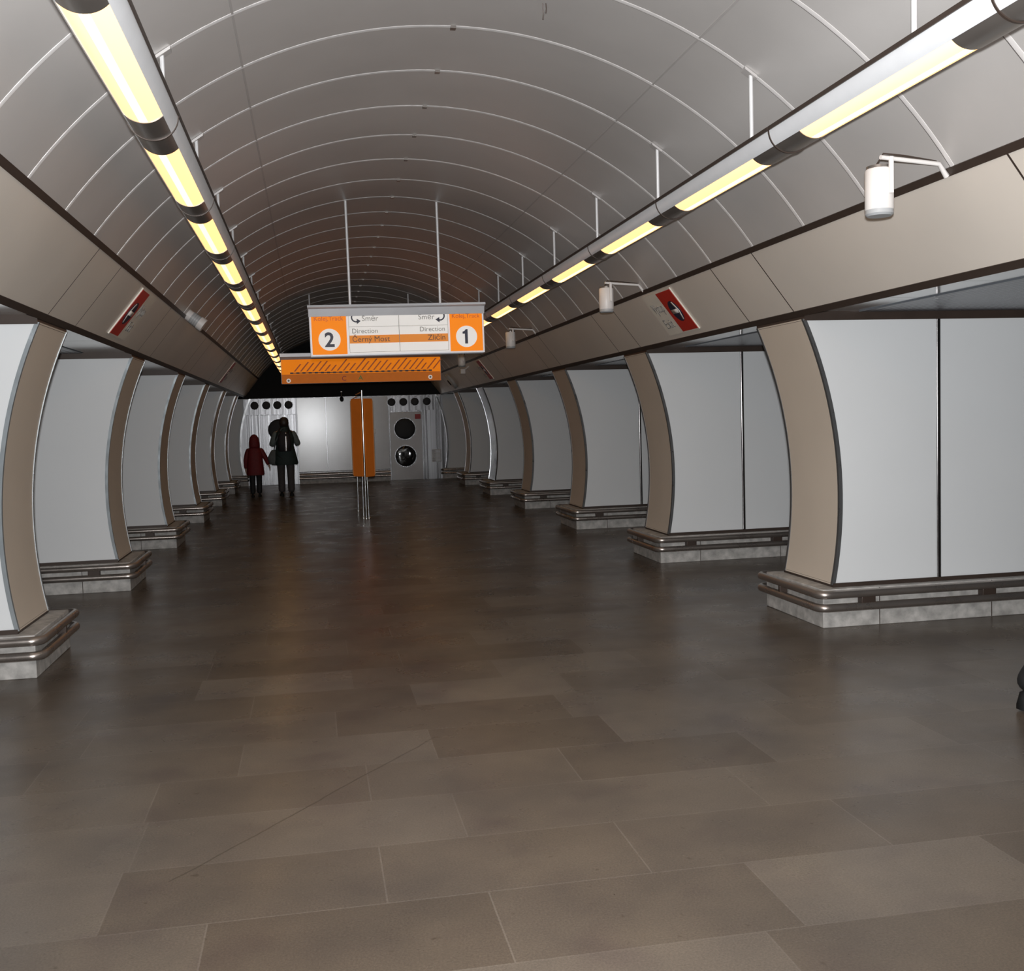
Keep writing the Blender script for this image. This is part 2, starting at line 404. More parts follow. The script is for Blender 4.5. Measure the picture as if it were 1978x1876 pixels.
for s, yn, side in ((1, 7.10, 'right'), (-1, 7.28, 'left')):
    proto = make_pillar(s, yn)
    for i in range(6):
        o = proto if i == 0 else copy_tree(proto)
        if i: o.location.y += PITCH*i
        look = 'beige curved face'
        if i >= 4:
            for c in o.children:
                if c.name.startswith('curved_panel') and (s > 0 and i == 4):
                    c.data = c.data.copy(); c.data.materials[0] = M['chrome']; c['label'] = 'polished steel curved face'; look = 'polished steel curved face'
                if c.name.startswith('corner_strip'):
                    c.data = c.data.copy(); c.data.materials[0] = M['chrome']
        o['label'] = 'white flanked pillar with %s, %s row, %s' % (look, side, NTH[i])

# ------------------------------------------------------------------ suspended lamps
LX, LZ, LRAD, LP = 1.545, 3.012, .112, 1.765
RINGY = 5.06
def make_lamp(s):
    y0, y1 = 0., LP
    root = thing('tube_lamp', (s*LX, 0, LZ), '', 'lamp', 'tube lamps of the %s ceiling row' % ('right' if s > 0 else 'left'))
    root.location = (s*LX, 0, LZ)
    ox = V((s*LX, 0, LZ))
    def P(a, r, y): return ox+V((r*cos(a), y, r*sin(a)))
    OA = R(46); ZT = 0.     # half round trough closed by a flat lid
    lipz = .006
    b = MB(); rings = []
    for y in (y0+.004, y1-.004):
        out = [P(-pi/2+OA+(pi/2-OA)*k/10, LRAD, y) for k in range(11)]
        out2 = [P(-pi+(pi/2-OA)*k/10, LRAD, y) for k in range(11)]
        r_ = out+[ox+V((LRAD, y, .012)), ox+V((-LRAD, y, .012))]+out2
        inn = [P(-pi+(pi/2-OA)*k/10, LRAD-.006, y) for k in range(10, -1, -1)]+[ox+V((-LRAD+.006, y, .004)), ox+V((LRAD-.006, y, .004))]+[P(-pi/2+OA+(pi/2-OA)*k/10, LRAD-.006, y) for k in range(10, -1, -1)]
        rings.append(r_+inn)
    b.loft(rings); b.build('housing', 'lamphouse', root)
    for sg in (-1, 1):      # dark top edges
        MB().box(*sorted((s*LX+sg*(LRAD-.002), s*LX+sg*(LRAD+.006))), y0+.004, y1-.004, LZ-.004, LZ+.016).build('lid_edge', 'dark', root)
    bb = [-pi/2-OA+2*OA*k/14 for k in range(15)]
    for c0, c1 in ((y0+.004, y0+.266), (y1-.276, y1-.004)):
        rings = [[P(a, LRAD-.001, y) for a in bb]+[P(a, LRAD-.009, y) for a in reversed(bb)] for y in (c0, c1)]
        MB().loft(rings).build('end_cover', 'lampcover', root)
    rings = [[P(a, LRAD-.004, y) for a in bb]+[P(a, LRAD-.010, y) for a in reversed(bb)] for y in (y0+.264, y1-.274)]
    MB().loft(rings).build('diffuser', 'diffuser', root)
    t0_ = [-pi/2-R(9)+R(18)*k/6 for k in range(7)]
    rings = [[P(a, LRAD-.0025, y) for a in t0_]+[P(a, LRAD-.006, y) for a in reversed(t0_)] for y in (y0+.272, y1-.282)]
    MB().loft(rings).build('lamp_tube', 'tube', root)
    # joint ring
    rr = []
    for k in range(31):
        a = -pi+pi*k/30
        rr.append([P(a, LRAD-.002, y1-.012), P(a, LRAD+.004, y1-.012), P(a, LRAD+.004, y1-.001), P(a, LRAD-.002, y1-.001)])
    MB().loft(rr).build('joint_ring', 'dark', root)
    return root
protoL = {1: make_lamp(1), -1: make_lamp(-1)}
ORD = ['first', 'second', 'third', 'fourth', 'fifth', 'sixth', 'seventh', 'eighth', 'ninth', 'tenth', 'eleventh', 'twelfth', 'thirteenth', 'fourteenth', 'fifteenth']
used = {1: False, -1: False}
zr_top = VZ+sqrt(VR**2-LX**2)
for s in (1, -1):
    side = 'right' if s > 0 else 'left'
    for k in range(-2 if s > 0 else -1, 13):
        y0 = RINGY+LP*k
        o = copy_tree(protoL[s])
        o.location.y = y0
        if k == -2: o['label'] = 'grey lamp housing cut off by the top right corner, beyond a black joint ring'
        else: o['label'] = 'suspended tube lamp, %s lit one of the %s ceiling row from the camera' % (ORD[k+1], side)
        for j in range(-3, 16):
            ry = RIB0+2*RIBS*j
            if y0 <= ry < y0+LP and not any(c.name.startswith('hanger_rod') and abs(c['ry']-ry) < .1 for c in o.children):
                rb = MB(); x = s*LX
                rb.cyl((x, ry, LZ+.010), (x, ry, zr_top+.01), .011, 8)
                rb.cyl((x, ry, LZ+.011), (x, ry, LZ+.06), .018, 8)
                h = rb.build('hanger_rod', 'rod', o); h['ry'] = ry
                MB().obox((x-s*.01, ry, zr_top-.004), V((.035, 0, -s*.024)), V((0, .03, 0)), V((0, 0, .008))).build('rod_plate', 'seam', h, origin=parent_origin(o))
for o in list(C.objects):
    if 'ry' in o.keys(): del o['ry']
for p_ in protoL.values():
    for c in list(p_.children): bpy.data.objects.remove(c)
    bpy.data.objects.remove(p_)

# ------------------------------------------------------------------ hanging platform sign
def tilt(o, ang): o.rotation_euler = (0, ang, 0)
SY = 11.05
sg = thing('platform_sign', (.036, SY, 2.55), 'lit hanging sign with large 2 and 1 in white circles on orange', 'sign')
x0, x1, zb, zt = -.873, .945, 2.292, 2.715
MB().box(x0, x1, SY, SY+.16, zb, zt).build('sign_box', 'signframe', sg, bevel=.006)
hd = MB()
hd.prism([(SY-.075, 2.790), (SY-.07, 2.812), (SY+.23, 2.812), (SY+.235, 2.790), (SY+.20, 2.775), (SY-.045, 2.775)], 'x', x0-.012, x1+.012)
hd.prism([(SY-.045, 2.776), (SY+.20, 2.776), (SY+.175, 2.700), (SY-.02, 2.700)], 'x', x0-.004, x1+.004)
hd.build('header', 'signhead', sg)
fy = SY-.004
for (px0, px1, num) in ((-.852, -.497, '2'), (.580, .925, '1')):
    p = MB().box(px0, px1, fy-.004, fy+.01, 2.312, 2.712).build('number_panel', 'signorange', sg, bevel=.003)
    cx = (px0+px1)/2
    MB().cyl((cx, fy-.008, 2.463), (cx, fy+.002, 2.463), .112, 40).build('number_disc', 'signwhite', p)
    if num == '2': lettering('numeral', num, .205, 'ink', (cx, fy-.012, 2.463), (1, 0, 0), (0, 0, 1), p, bold=.005)
    else: MB().prism([(cx+.012, 2.388), (cx+.012, 2.538), (cx-.008, 2.538), (cx-.022, 2.520), (cx-.042, 2.513), (cx-.042, 2.492), (cx-.018, 2.492), (cx-.018, 2.388)], 'y', fy-.013, fy-.008).build('numeral', 'ink', p)
    lettering('caption', 'Kolej,Track', .064, 'inkorange', (cx, fy-.008, 2.672), (1, 0, 0), (0, 0, 1), p, wmax=.31)
p = MB().box(-.480, .565, fy-.003, fy+.01, 2.312, 2.712).build('direction_panel', 'signwhite', sg)
MB().box(-.470, .555, fy-.006, fy, 2.418, 2.500).build('orange_band', 'signband', p)
ln = MB(); ln.box(.043, .048, fy-.008, fy, 2.325, 2.712)
for z in (2.588,): ln.box(-.470, .555, fy-.007, fy, z-.0015, z+.0015)
ln.box(-.474, -.471, fy-.007, fy, 2.325, 2.712); ln.box(.556, .559, fy-.007, fy, 2.325, 2.712); ln.box(-.474, .559, fy-.007, fy, 2.325, 2.328)
ln.build('dividing_line', 'inkgrey', p)
for (tx, al, rows) in ((-.44, 'L', (('Směr', .078, 'inkgrey', 2.676, .105), ('Direction', .070, 'inkgrey', 2.545, 0), ('Černý Most', .080, 'inkbrown', 2.462, 0))),
                       (.525, 'R', (('Směr', .078, 'inkgrey', 2.680, -.105), ('Direction', .070, 'inkgrey', 2.550, 0), ('Zličín', .080, 'inkbrown', 2.465, 0)))):
    for tx_, sz, mm, z, dx in rows:
        lettering('lettering', tx_, sz, mm, (tx+dx, fy-.008, z), (1, 0, 0), (0, 0, 1), p, al)
for sgn, cx in ((1, -.395), (-1, .478)):   # round turning arrows
    b = MB(); rr = []
    for k in range(15):
        a = R(100)+R(185)*k/14
        q = lambda r, y: (cx+sgn*r*cos(a), y, 2.685+r*sin(a))
        rr.append([q(.038, fy-.009), q(.052, fy-.009), q(.052, fy-.004), q(.038, fy-.004)])
    b.loft(rr)
    a = R(285); ax, az = cx+sgn*.045*cos(a), 2.685+.045*sin(a)
    b.prism([(ax-sgn*.005, az+.03), (ax-sgn*.005, az-.026), (ax+sgn*.036, az+.006)], 'y', fy-.009, fy-.004)
    b.build('turn_arrow', 'ink', p)
for hx in (-.445, .497):
    MB().cyl((hx, SY+.07, 2.812), (hx, SY+.03, VZ+sqrt(VR**2-hx**2)+.005), .014, 10).build('hanger_rod', 'rod', sg)
tilt(sg, R(-.55))

# ------------------------------------------------------------------ hanging line map
MY = 18.25
mp_ = thing('line_map_sign', (0, MY, 2.5), 'long lit orange hanging sign with a dotted black line, behind the platform sign', 'sign')
MB().box(-1.36, 1.36, MY, MY+.14, 2.280, 2.700).build('sign_box', 'signhead', mp_, bevel=.006)
MB().prism([(MY-.06, 2.735), (MY-.06, 2.792), (MY+.2, 2.792), (MY+.2, 2.735), (MY+.16, 2.69), (MY-.02, 2.69)], 'x', -1.37, 1.37).build('header', 'signhead', mp_)
up_ = MB().box(-1.352, 1.352, MY-.008, MY+.01, 2.440, 2.698).build('upper_panel', 'signorange', mp_)
lo_ = MB().box(-1.352, 1.352, MY-.008, MY+.01, 2.284, 2.440).build('lower_panel', 'mapband', mp_)
b = MB(); b.box(-1.17, 1.17, MY-.012, MY-.006, 2.454, 2.468)
b.build('route_line', 'inkbrown', up_)
b = MB()
for k in range(24):
    x = -1.18+2.36*k/23; b.box(x-.030, x+.022, MY-.014, MY-.006, 2.448, 2.474)
b.build('stop_mark', 'ink', up_)
rr = random.Random(3)
for k in range(24):     # slanted station names, too small to read
    x = -1.15+2.36*k/23; h = .10+.11*rr.random(); z0 = 2.487
    MB().prism([(x, z0), (x+.028, z0), (x+.028+h*.85, z0+h), (x+h*.85, z0+h)], 'y', MY-.011, MY-.006).build('station_lettering', 'inkorange', up_)
for x, z in ((-1.24, 2.335), (1.17, 2.345)):
    MB().cyl((x, MY-.013, z), (x, MY-.006, z), .036, 20).build('end_disc', 'signwhite', lo_)
    MB().cyl((x, MY-.016, z), (x, MY-.006, z), .018, 16).build('end_dot', 'inkgrey', lo_)
lettering('lettering', 'C', .115, 'inkred', (-.31, MY-.012, 2.355), (1, 0, 0), (0, 0, 1), lo_)
lettering('lettering', 'A', .115, 'inkgreen', (-.03, MY-.012, 2.360), (1, 0, 0), (0, 0, 1), lo_)
for hx in (-.84, .84):
    MB().cyl((hx, MY+.07, 2.79), (hx, MY+.07, VZ+sqrt(VR**2-hx**2)+.005), .014, 10).build('hanger_rod', 'rod', mp_)
tilt(mp_, R(-.1))

# ------------------------------------------------------------------ exit signs on the slanted bands
def exit_sign(U, Lw, s, ya, yb, yc, label, group):
    """red part ya..yb, cream part yb..yc (ya nearest)"""
    U3, L3 = V((U[0], 0, U[1])), V((Lw[0], 0, Lw[1]))
    d = (L3-U3).normalized(); nrm = V((-s*abs(d.z), 0, -abs(d.x))); ln = (L3-U3).length
    m0, m1 = .055, ln-.075
    mid = U3+d*(m0+m1)/2; hh = (m1-m0)/2
    ym = (ya+yc)/2
    root = thing('exit_sign', mid+V((0, ym, 0))+nrm*.002, label, 'sign', group)
    MB().obox(mid+V((0, ym, 0))+nrm*.006, d*(hh+.012), V((0, (yc-ya)/2+.012, 0)), nrm*.005).build('back_plate', 'cream', root)
    rp = MB().obox(mid+V((0, (ya+yb)/2, 0))+nrm*.012, d*hh, V((0, (yb-ya)/2, 0)), nrm*.002).build('red_panel', 'red', root)
    c = mid+V((0, (ya+yb)/2, 0)); upv = -d; tow = V((0, -1, 0))   # arrow points towards the camera
    MB().tube([c+nrm*.013, c+nrm*.017], .112, 32).build('arrow_disc', 'ink', rp)
    b = MB(); w = .017
    def q(t, u): return c+tow*t+upv*u+nrm*.0185
    tip, ax_ = .085, .010
    b.add([q(.092, 0), q(.058, 0), q(.02, .098), q(.052, .098), q(.02, -.098), q(.052, -.098)],
          [(0, 1, 2, 3), (0, 5, 4, 1)])
    b.add([q(.07, .022), q(-.095, .022), q(-.095, -.022), q(.07, -.022)], [(0, 1, 2, 3)])
    ob = b.build('arrow', 'signwhite_plain', rp)
    sd = ob.modifiers.new('thick', 'SOLIDIFY'); sd.thickness = .002
    cp = V((0, (yb+yc)/2, 0))+mid+nrm*.0125
    ex = V((0, -s, 0)); ey = -d
    lettering('lettering', 'Výstup', .145, 'inkgrey', cp+ey*.06, ex, ey, root, wmax=(yc-yb)*.72)
    lettering('lettering', 'Exit', .145, 'inkgrey', cp-ey*.105, ex, ey, root, wmax=(yc-yb)*.72)
    return root
M['signwhite_plain'] = mat('arrow_white', (.78, .74, .70), .4, noise=.03)
exit_sign(UR, LR_, 1, 8.98, 9.36, 9.74, 'red and cream exit sign with black arrow disc, nearest on the right slanted band', 'exit signs on the slanted bands')
exit_sign(UL, LL_, -1, 9.30, 9.66, 10.05, 'red and cream exit sign with black arrow disc, nearest on the left slanted band', 'exit signs on the slanted bands')
exit_sign(UR, LR_, 1, 19.75, 20.11, 20.45, 'farther red exit sign on the right slanted band, near the end wall', 'exit signs on the slanted bands')
exit_sign(UL, LL_, -1, 20.00, 20.36, 20.75, 'farther red exit sign on the left slanted band, near the end wall', 'exit signs on the slanted bands')

# ------------------------------------------------------------------ loudspeakers on arms
def make_speaker(y, zw):
    root = thing('loudspeaker', (2.25, y, zw), '', 'loudspeaker', 'white loudspeakers along the right band')
    cx, cz = 1.88, zw-.115
    b = MB(); prof = [(.062, .108), (.068, .100), (.068, -.085), (.064, -.092)]
    b.loft([[(cx+r*cos(2*pi*k/28), y+r*sin(2*pi*k/28), cz+h) for k in range(28)] for r, h in prof]); b.build('body', 'whitepl', root)
    b = MB(); b.loft([[(cx+r*cos(2*pi*k/28), y+r*sin(2*pi*k/28), cz+h) for k in range(28)] for r, h in ((.066, -.088), (.067, -.108), (.058, -.118))]); b.build('grille', 'greypl', root)
    b = MB(); b.loft([[(cx+r*cos(2*pi*k/24), y+r*sin(2*pi*k/24), cz+h) for k in range(24)] for r, h in ((.060, .106), (.060, .122), (.03, .128))]); b.build('cap', 'lampcover', root)
    MB().box(cx+.012, cx+.034, y-.078, y-.064, cz-.02, cz+.155).build('bracket', 'whitepl', root, bevel=.003)
    MB().tube([(cx-.03, y-.066, cz+.15), (2.19, y-.02, zw+.02), (2.245, y, zw-.035)], [.011, .011, .015], 10).build('arm', 'whitepl', root)
    MB().tube([(cx-.02, y, cz+.12), (cx-.0, y-.04, cz+.175), (cx+.1, y-.05, cz+.165), (2.18, y-.01, zw+.036), (2.25, y+.02, zw-.01)], .004, 6).build('cable', 'dark', root)
    return root
sp0 = make_speaker(4.78, 2.765)
SPK = ['large in view over the nearest right pillar', 'second from the camera, beside the red exit sign', 'third from the camera, right of the lit sign', 'fourth from the camera, small below the lit sign']
for i in range(4):
    o = sp0 if i == 0 else copy_tree(sp0)
    o.location.y = 4.78+4.835*i; o.location.z = 2.765+(.03 if i else 0)
    o['label'] = 'white cylindrical loudspeaker on a wall arm, %s' % SPK[i]

# short loose wire at the crown of the vault
lw = thing('loose_wire', (.46, 5.80, 3.89), 'short dark wire dangling from the vault at the top of the photo', 'wire')
MB().tube([(.455, 5.80, 3.895), (.456, 5.81, 3.86), (.462, 5.82, 3.835), (.458, 5.825, 3.80)], .0035, 6).build('strand', 'dark', lw)
MB().tube([(.470, 5.80, 3.893), (.474, 5.80, 3.85), (.470, 5.80, 3.825)], .003, 6).build('strand', 'dark', lw)

# banded white cylinder on the left vault
ang = R(180-37.5); yb_ = 12.1
base = V((VR*cos(ang), yb_, VZ+VR*sin(ang))); ax = V((-cos(ang), 0, -sin(ang)))
bc = thing('ceiling_speaker', base, 'small white and grey banded cylinder fixed to the left side of the vault', 'loudspeaker')
MB().tube([base+ax*.0, base+ax*.055], .062, 20).build('base_ring', 'whitepl', bc)
MB().tube([base+ax*.055, base+ax*.15], .066, 20).build('grille', 'greypl', bc)
b = MB()
for t in (.08, .105, .13): b.tube([base+ax*(t-.004), base+ax*(t+.004)], .070, 20)
b.build('grille_ring', 'greyring', bc)
MB().tube([base+ax*.15, base+ax*.215], .074, 20).build('front_ring', 'whitepl', bc)

# ------------------------------------------------------------------ end wall
EY = Y_END
zs_ = [2.29*k/24 for k in range(25)]
ex_ = lambda z: pil_x(z)-.17
w = struct(MB().prism([(ex_(z), z) for z in zs_]+[(-ex_(z), z) for z in reversed(zs_)], 'y', EY+.02, EY+.12).build('wall_back', 'brush'))
for s in (-1, 1):
    MB().loft([[(s*ex_(z), EY-.03, z), (s*(ex_(z)+.045), EY-.03, z), (s*(ex_(z)+.045), EY+.1, z), (s*ex_(z), EY+.1, z)] for z in zs_]).build('edge_strip', 'chrome', w)
    MB().prism([(s*(ex_(z)+.045), z) for z in zs_]+[(s*5, 2.29), (s*5, 0)], 'y', EY+.03, EY+.11).build('flank_panel', 'white', w)
    MB().box(*sorted((s*2.58, s*5)), EY-.06, EY+.03, 0, .285).build('wall_plinth', 'plinth', w)
    for z in (.235, .145): MB().tube([(s*2.56, EY+.02, z), (s*2.60, EY-.09, z), (s*5, EY-.09, z)], .03, 10).build('bumper_rail', 'railsteel', w)
struct(MB().box(-4.6, 4.6, EY+.06, EY+.2, 2.285, 4.0).build('back_void_sheet', 'voiddark'))  # added black sheet; its colour stands in for the dark space above the wall
def trimobj(mb, m, bevel=0):
    global n
    n += 1; return struct(mb.build('trim_%d' % n, m, bevel=bevel))
for (a, c) in ((-1.255, -.503), (-.497, .303), (.309, 1.16)):
    MB().box(a+.006, c-.006, EY-.02, EY+.02, .315, 2.275).build('steel_panel', 'brushflat', w, bevel=.004)
MB().box(-1.262, 1.165, EY-.012, EY+.02, .30, .315).build('base_line', 'dark', w)
MB().box(-1.255, 1.16, EY-.10, EY+.02, 0, .285).build('wall_plinth', 'plinth', w)
for z in (.235, .145):
    MB().tube([(-1.255, EY-.13, z), (1.16, EY-.13, z)], .03, 10).build('bumper_rail', 'railsteel', w)
for xs in ((-2.62, -1.275), (1.18, 2.62)):
    MB().box(xs[0], xs[1], EY-.015, EY+.02, 1.875, 2.275).build('speaker_panel', 'brush', w)
cab = thing('service_panel', (1.62, EY-.02, .9), 'tall steel panel with two large round black vents, right in the end wall', 'panel')
MB().box(1.19, 2.05, EY-.06, EY+.018, 0, 1.835).build('body', 'brushflat', cab, bevel=.008)
for z in (1.385, .645):
    v = MB().tube([(1.585, EY-.08, z), (1.585, EY-.055, z)], .30, 40).build('vent_rim', 'brush', cab)
    MB().ell((1.585, EY-.078, z), .283, .03, .283, 36, 8).build('vent_cover', 'vent' if z > 1 else 'glassvent', v)
MB().box(1.87, 2.02, EY-.09, EY-.055, 1.64, 1.77).build('alarm_box', 'inkred', cab, bevel=.004)
cab2 = thing('service_panel', (-1.9, EY-.02, .9), 'tall ribbed steel panel with one large round vent, left behind the two people', 'panel')
b = MB(); b.box(-2.56, -1.29, EY-.05, EY+.018, 0, 1.855)
b.build('body', 'brush', cab2, bevel=.006)
b = MB()
for k in range(22): b.box(-2.5+k*.026, -2.489+k*.026, EY-.062, EY-.045, .06, 1.82)
b.build('ribbing', 'brush', cab2)
v = MB().tube([(-1.74, EY-.075, 1.46), (-1.74, EY-.045, 1.46)], .30, 40).build('vent_rim', 'brush', cab2)
MB().ell((-1.74, EY-.073, 1.46), .283, .03, .283, 36, 8).build('vent_cover', 'vent', v)
ORD4 = ['first', 'second', 'third', 'fourth']
for grp, xs in (('left', (-2.34, -2.04, -1.755, -1.465)), ('right', (1.255, 1.575, 1.885, 2.21))):
    for k, x in enumerate(xs):
        t = thing('wall_vent', (x, EY-.02, 2.11), 'small round black vent high in the end wall, %s from left of the %s four' % (ORD4[k], grp), 'vent', 'small round vents in the end wall')
        MB().tube([(x, EY-.035, 2.11), (x, EY-.014, 2.11)], .125, 28).build('vent_rim', 'brush', t)
        MB().ell((x, EY-.036, 2.11), .108, .014, .108, 24, 6).build('vent_cover', 'vent', t)
b = MB(); b.box(2.30, 2.56, EY-.03, EY+.015, .46, .80)
t = tag(b.build('air_grille', 'lampcover', origin=V((2.43, EY, .46))), 'square dark slatted grille low at the right end of the end wall', 'grille', kind='thing')
b = MB()
for k in range(9): b.box(2.31, 2.55, EY-.038, EY-.028, .475+k*.036, .488+k*.036)
b.build('grille_slat', 'brush', t, origin=V((2.43, EY, .46)))
tag(MB().box(.69, .80, EY-.035, EY-.018, 1.28, 1.40).build('wall_plate', 'lampcover', origin=V((.745, EY-.02, 1.28)), bevel=.004), 'small dark square plate on the steel end wall beside the orange board', 'plate', kind='thing')
t = thing('ceiling_camera', (-.07, EY-.1, 2.285), 'small dark camera hanging at the top edge of the end wall', 'camera')
MB().cyl((-.07, EY-.1, 2.29), (-.07, EY-.1, 2.42), .012, 8).build('stem', 'lampcover', t)
MB().tube([(-.07, EY-.24, 2.20), (-.07, EY-.1, 2.24), (-.07, EY-.02, 2.25)], [.05, .055, .045], 14).build('body', 'black', t)
MB().cyl((-.07, EY-.1, 2.25), (-.07, EY-.1, 2.30), .022, 8).build('joint', 'lampcover', t)
MB().box(-.09, -.05, EY-.11, EY+.06, 2.41, 2.43).build('wall_arm', 'lampcover', t)
# round dished disc and small camera on a strut on the far right band
U3, L3 = V((UR[0], 0, UR[1])), V((LR_[0], 0, LR_[1])); d = (L3-U3).normalized(); nrm = V((-abs(d.z), 0, -abs(d.x)))
c = U3+d*.29+V((0, 24.8, 0))
t = thing('round_mirror', c+nrm*.03, 'round grey disc with dark centre on the right band by the end wall', 'mirror')
MB().tube([c+nrm*.002, c+nrm*.05, c+nrm*.075], [.20, .21, .19], 32).build('rim', 'greyring', t)
MB().tube([c+nrm*.074, c+nrm*.084], [.17, .15], 32).build('face', 'spandrel', t)
MB().tube([c+nrm*.083, c+nrm*.095], [.08, .07], 24).build('centre', 'black', t)
c = U3+d*.10+V((0, 21.3, 0))
t = thing('strut_camera', c, 'small white camera on a pale strut above the far right pillars', 'camera')
MB().tube([c+nrm*.0, c+nrm*.14], .012, 8).build('strut', 'rod', t)
MB().obox(c+nrm*.17, V((.05, 0, 0)), V((0, .09, 0)), V((0, 0, .05))).build('body', 'whitepl', t, bevel=.008)

# ------------------------------------------------------------------ standing orange info board
BY = 17.4
bd = thing('info_stand', (-.06, BY, 0), 'tall orange notice board on slim chrome posts standing mid hall', 'notice board')
fx = -.062
posts = [((fx, BY), 2.12), ((fx-.20, BY+.62), 2.02), ((fx+.17, BY+.72), 2.02)]
# front post and two rear posts in a V; boards hang between them
MB().tube([(fx, BY, .01), (fx, BY, 2.12)], .017, 12).build('post', 'chrome', bd)
MB().tube([(fx-.035, BY+.18, .01), (fx-.035, BY+.18, 1.0)], .015, 10).build('post', 'chrome', bd)
MB().tube([(fx+.05, BY+.12, .01), (fx+.035, BY+.12, 1.0)], .015, 10).build('post', 'chrome', bd)
MB().tube([(fx-.062, BY+1.6, .01), (fx-.055, BY+1.6, .8)], .015, 10).build('post', 'chrome', bd)
for x, y in ((fx, BY), (fx-.035, BY+.18), (fx+.05, BY+.12), (fx-.062, BY+1.6)):
    MB().tube([(x, y, 0), (x, y, .012), (x, y, .02)], [.035, .033, .018], 14).build('foot', 'chrome', bd)
def board(xa, ya, xb, yb, z0, z1, label=None):
    a, b_ = V((xa, ya, 0)), V((xb, yb, 0)); u = (b_-a); L_ = u.length; u.normalize(); nn = V((-u.y, u.x, 0))
    m = (a+b_)/2+V((0, 0, (z0+z1)/2))
    p = MB().obox(m, u*(L_/2), nn*.02, V((0, 0, (z1-z0)/2))).build('board', 'board', bd, bevel=.012)
    e = MB()
    e.obox(V((xb, yb, (z0+z1)/2)), u*.008, nn*.024, V((0, 0, (z1-z0)/2-.03)))
    e.build('board_edge', 'boardedge', p, origin=parent_origin(bd))
    return p
board(fx-.012, BY+.05, fx-.165, BY+.22, .70, 1.985)
board(fx+.014, BY+.05, fx+.165, BY+.20, .69, 1.985)
MB().tube([(fx-.02, BY+.02, 2.08), (fx-.09, BY+.15, 2.05)], .008, 8).build('top_clip', 'chrome', bd)
MB().tube([(fx-.08, BY+.12, 2.02), (fx-.15, BY+.2, 1.98)], .008, 8).build('top_clip', 'chrome', bd)
MB().tube([(fx, BY, 1.0), (fx-.035, BY+.18, .98), (fx-.062, BY+1.6, .78)], .010, 8).build('tie_bar', 'chrome', bd)
MB().tube([(fx, BY, .9), (fx+.04, BY+.12, .9)], .010, 8).build('tie_bar', 'chrome', bd)

# ------------------------------------------------------------------ people
def skin_obj(name, joints, bones, m, parent, root, sub=2):
    """joints {key:(pos, radius)}; one continuous skinned surface"""
    keys = list(joints); idx = {k: i for i, k in enumerate(keys)}; o = parent_origin(parent)
    me = bpy.data.meshes.new(name)
    me.from_pydata([tuple(V(joints[k][0])-o) for k in keys], [(idx[a], idx[b]) for a, b in bones], [])
    ob = bpy.data.objects.new(name, me); C.objects.link(ob)
    sk = ob.modifiers.new('skin', 'SKIN'); sk.use_smooth_shade = True
    lay = me.skin_vertices[0].data
    for k in keys:
        r = joints[k][1]; lay[idx[k]].radius = r if isinstance(r, tuple) else (r, r)
        lay[idx[k]].use_root = (k == root)
    ss = ob.modifiers.new('sub', 'SUBSURF'); ss.levels = sub; ss.render_levels = sub
    dg = bpy.context.evaluated_depsgraph_get(); dg.update()
    nm = bpy.data.meshes.new_from_object(ob.evaluated_get(dg))
    ob.modifiers.clear(); ob.data = nm; bpy.data.meshes.remove(me); nm.name = name
    nm.materials.clear(); nm.materials.append(M[m]); nm.shade_smooth()
    ob.parent = parent
    return ob
def hand(J, B, wrist_key, wrist, fdir, side, palm_n, k=1., curl=.5, pre='h'):
    """palm, four unequal bent fingers and a thumb; fdir = finger direction, side = towards the thumb"""
    f, sd, pn = V(fdir).normalized(), V(side).normalized(), V(palm_n).normalized()
    w = V(wrist); pk = pre+'palm'
    J[pk] = (w+f*.05*k, (.036*k, .017*k)); B.append((wrist_key, pk))
    for i, (off, L_) in enumerate(((.030, .072), (.010, .080), (-.010, .074), (-.029, .060))):
        b0 = w+f*.085*k+sd*off*k
        p1 = b0+f*L_*.45*k+pn*.01*k*curl; p2 = p1+f*L_*.32*k*(1-.35*curl)+pn*L_*.30*k*curl; p3 = p2+f*L_*.22*k*(1-.7*curl)+pn*L_*.28*k*curl
        ks = [pre+'f%d%d' % (i, q) for q in range(4)]
        for kk, p, r in zip(ks, (b0, p1, p2, p3), (.0095, .0088, .008, .007)): J[kk] = (p, r*k)
        B.append((pk, ks[0])); B += list(zip(ks[:-1], ks[1:]))
    t0 = w+f*.03*k+sd*.034*k; t1 = t0+f*.032*k+sd*.022*k+pn*.012*k; t2 = t1+f*.03*k+sd*.006*k+pn*.012*k
    for kk, p, r in ((pre+'t0', t0, .012), (pre+'t1', t1, .0105), (pre+'t2', t2, .0085)): J[kk] = (p, r*k)
    B += [(pk, pre+'t0'), (pre+'t0', pre+'t1'), (pre+'t1', pre+'t2')]
def head_parts(J, B, neck_key, c, fwd, k=1.):
    """skull, jaw, nose and ears as one surface with the neck"""
    c, fwd = V(c), V(fwd).normalized(); up = V((0, 0, 1)); sd = fwd.cross(up)
    J['jaw'] = (c+fwd*.028*k-up*.075*k, .052*k); J['skull'] = (c+up*.0*k, .088*k); J['crown'] = (c+up*.065*k-fwd*.008*k, .076*k)
    J['brow'] = (c+fwd*.045*k+up*.012*k, .058*k)
    J['nose'] = (c+fwd*.108*k-up*.022*k, .012*k); J['noseb'] = (c+fwd*.092*k+up*.012*k, .012*k)
    B += [(neck_key, 'jaw'), ('jaw', 'skull'), ('skull', 'crown'), ('skull', 'brow'), ('brow', 'noseb'), ('noseb', 'nose')]
    for s in (-1, 1):
        J['ear%d' % s] = (c+sd*.088*s*k-up*.015*k, (.012*k, .024*k)); B.append(('skull', 'ear%d' % s))
